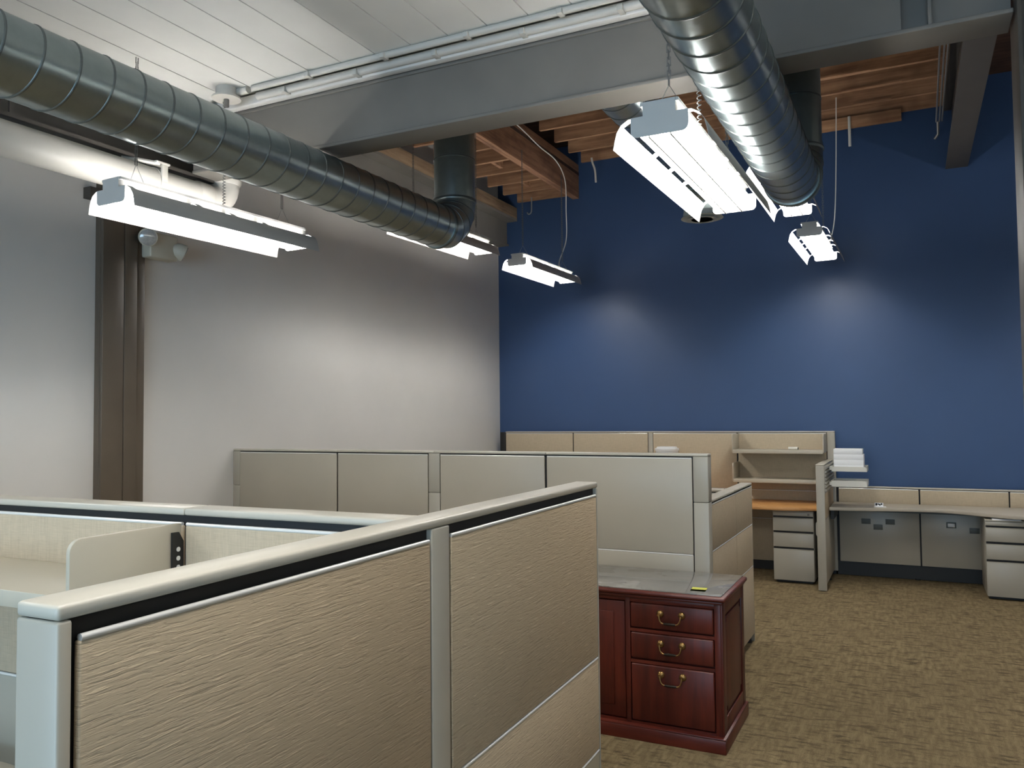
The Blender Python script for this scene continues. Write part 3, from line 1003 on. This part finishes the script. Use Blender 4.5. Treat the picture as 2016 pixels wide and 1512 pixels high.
# white container seen over the long partition
wc = thing('plastic_bin', 'white lidded container on the wood desk behind the long partition', 'container', (-2.39, 8.6, 0.742))
tb('body', [(0, 0, 0), (0, 0, 0.52)], [0.11, 0.12], 'white', wc, 28)
tb('lid', [(0, 0, 0.52), (0, 0, 0.545), (0, 0, 0.548), (0, 0, 0.562)], [0.128, 0.128, 0.11, 0.105], 'white', wc, 28)

# ------------------------------------------------------------------ mahogany cabinet
cx1, cx0 = -0.848, -2.42      # right and left ends of the base
cy0, cy1 = 4.005, 4.60
cb = thing('mahogany_credenza', 'mahogany cabinet with brass drawer pulls in the aisle', 'cabinet', (0, 0, 0))
bx('plinth', (cx0, cx1, cy0, cy1, 0, 0.066), 'mahogx', cb, bevel=0.003)
prism('plinth_moulding', [(cx0, cy0), (cx1, cy0), (cx1, cy1), (cx0, cy1)], 0.066, 0.074, 'mahogx', cb, bevel=0.003)
bx('body', (cx0 + 0.025, cx1 - 0.025, cy0 + 0.055, cy1 - 0.01, 0.074, 0.712), 'mahog', cb)
fy0, fy1 = cy0 + 0.030, cy0 + 0.056
xa, xb = -1.327, -0.905        # drawer column
bx('front_stile', (xb + 0.004, cx1 - 0.022, fy0, fy1, 0.074, 0.712), 'mahog', cb, bevel=0.002)
bx('front_stile', (-1.356, xa - 0.004, fy0, fy1, 0.074, 0.712), 'mahog', cb, bevel=0.002)
bx('front_stile', (-1.905, -1.875, fy0, fy1, 0.074, 0.712), 'mahog', cb, bevel=0.002)
bx('front_stile', (cx0 + 0.022, cx0 + 0.05, fy0, fy1, 0.074, 0.712), 'mahog', cb, bevel=0.002)
bx('top_rail', (cx0 + 0.022, cx1 - 0.022, fy0 + 0.001, fy1, 0.690, 0.712), 'mahogx', cb, bevel=0.002)
bx('bottom_rail', (cx0 + 0.022, cx1 - 0.022, fy0 + 0.001, fy1, 0.074, 0.086), 'mahogx', cb)


def drawer(z0, z1, hz):
    bx('drawer_rail', (xa - 0.004, xb + 0.004, fy0 + 0.003, fy1, z1 + 0.003, z1 + 0.019), 'mahogx', cb)
    d = bx('drawer', (xa, xb, fy0 - 0.004, fy1 - 0.002, z0, z1), 'mahog', cb, bevel=0.006)
    xc = (xa + xb) / 2
    for s in (-1, 1):
        p = (xc + s * 0.055, fy0 - 0.004, hz)
        tb('rosette', [(p[0], fy0 - 0.003, p[2]), (p[0], fy0 - 0.010, p[2]), (p[0], fy0 - 0.016, p[2])], [0.019, 0.017, 0.008], 'brass', d, 16)
        tb('pull_post', [(p[0], fy0 - 0.012, p[2]), (p[0], fy0 - 0.030, p[2] - 0.004)], [0.006, 0.008], 'brass', d, 10)
    yb = fy0 - 0.028
    tb('bail', smoothpts([(xc - 0.055, yb, hz), (xc - 0.053, yb - 0.003, hz - 0.018), (xc - 0.046, yb - 0.004, hz - 0.034), (xc - 0.030, yb - 0.004, hz - 0.042),
                          (xc + 0.030, yb - 0.004, hz - 0.042), (xc + 0.046, yb - 0.004, hz - 0.034), (xc + 0.053, yb - 0.003, hz - 0.018), (xc + 0.055, yb, hz)], 4), 0.0038, 'brass', d, 8)
    tb('grip', [(xc - 0.03, yb - 0.004, hz - 0.042), (xc - 0.015, yb - 0.004, hz - 0.042), (xc + 0.015, yb - 0.004, hz - 0.042), (xc + 0.03, yb - 0.004, hz - 0.042)], [0.005, 0.0068, 0.0068, 0.005], 'brassdk', d, 10)


drawer(0.560, 0.684, 0.640)
drawer(0.405, 0.534, 0.490)
drawer(0.092, 0.377, 0.336)
for a, b in ((-1.87, -1.36), (-2.365, -1.91)):
    d = bx('door', (a, b, fy0 + 0.004, fy1 - 0.002, 0.092, 0.684), 'mahog', cb, bevel=0.004)
    bx('door_panel', (a + 0.06, b - 0.06, fy0 - 0.001, fy0 + 0.006, 0.15, 0.63), 'mahog', d, bevel=0.004)
# right end: raised frame and panel with notched corners
xe = cx1 - 0.025
bx('side_stile', (xe, xe + 0.012, cy0 + 0.032, cy0 + 0.10, 0.074, 0.712), 'mahog', cb, bevel=0.002)
bx('side_stile', (xe, xe + 0.012, cy1 - 0.08, cy1 - 0.012, 0.074, 0.712), 'mahog', cb, bevel=0.002)
bx('side_rail', (xe, xe + 0.0115, cy0 + 0.10, cy1 - 0.08, 0.074, 0.15), 'mahogx', cb, bevel=0.002)
bx('side_rail', (xe, xe + 0.0115, cy0 + 0.10, cy1 - 0.08, 0.65, 0.712), 'mahogx', cb, bevel=0.002)
n_, ya_, yb_, za_, zb_ = 0.028, cy0 + 0.115, cy1 - 0.095, 0.165, 0.635
prism('side_panel', [(ya_ + n_, za_), (yb_ - n_, za_), (yb_ - n_, za_ + n_), (yb_, za_ + n_), (yb_, zb_ - n_), (yb_ - n_, zb_ - n_), (yb_ - n_, zb_), (ya_ + n_, zb_),
                     (ya_ + n_, zb_ - n_), (ya_, zb_ - n_), (ya_, za_ + n_), (ya_ + n_, za_ + n_)], xe, xe + 0.008, 'mahog', cb, axis='x', bevel=0.0025)
# moulded top
tp = bx('top', (cx0 - 0.005, cx1 + 0.008, cy0 - 0.006, cy1 - 0.003, 0.728, 0.750), 'mahogx', cb, bevel=0.008)
bx('top_moulding', (cx0 + 0.006, cx1 - 0.006, cy0 + 0.010, cy1 - 0.004, 0.712, 0.7285), 'mahogx', cb, bevel=0.005)
tag(bx('glass_top', (cx0 + 0.01, cx1 - 0.014, cy0 + 0.022, cy1 - 0.012, 0.7505, 0.7565), 'dustyglass', None, bevel=0.001),
    'clear glass sheet protecting the mahogany cabinet top', 'glass sheet')
nt = thing('sticky_note', 'yellow sticky note on the glass cabinet top', 'sticky note', (-1.03, 4.085, 0.757), R(4))
bm = bmesh.new()
N = 6
V = [[bm.verts.new((0.075 * i / N, 0.075 * j / N, 0.0008 + 0.006 * max(0, (j / N - 0.5)) ** 2 * 2)) for i in range(N + 1)] for j in range(N + 1)]
for j in range(N):
    for i in range(N):
        bm.faces.new((V[j][i], V[j][i + 1], V[j + 1][i + 1], V[j + 1][i]))
bmesh.ops.solidify(bm, geom=list(bm.faces), thickness=0.0005)
meshobj('note_sheet', bm, 'note', nt)
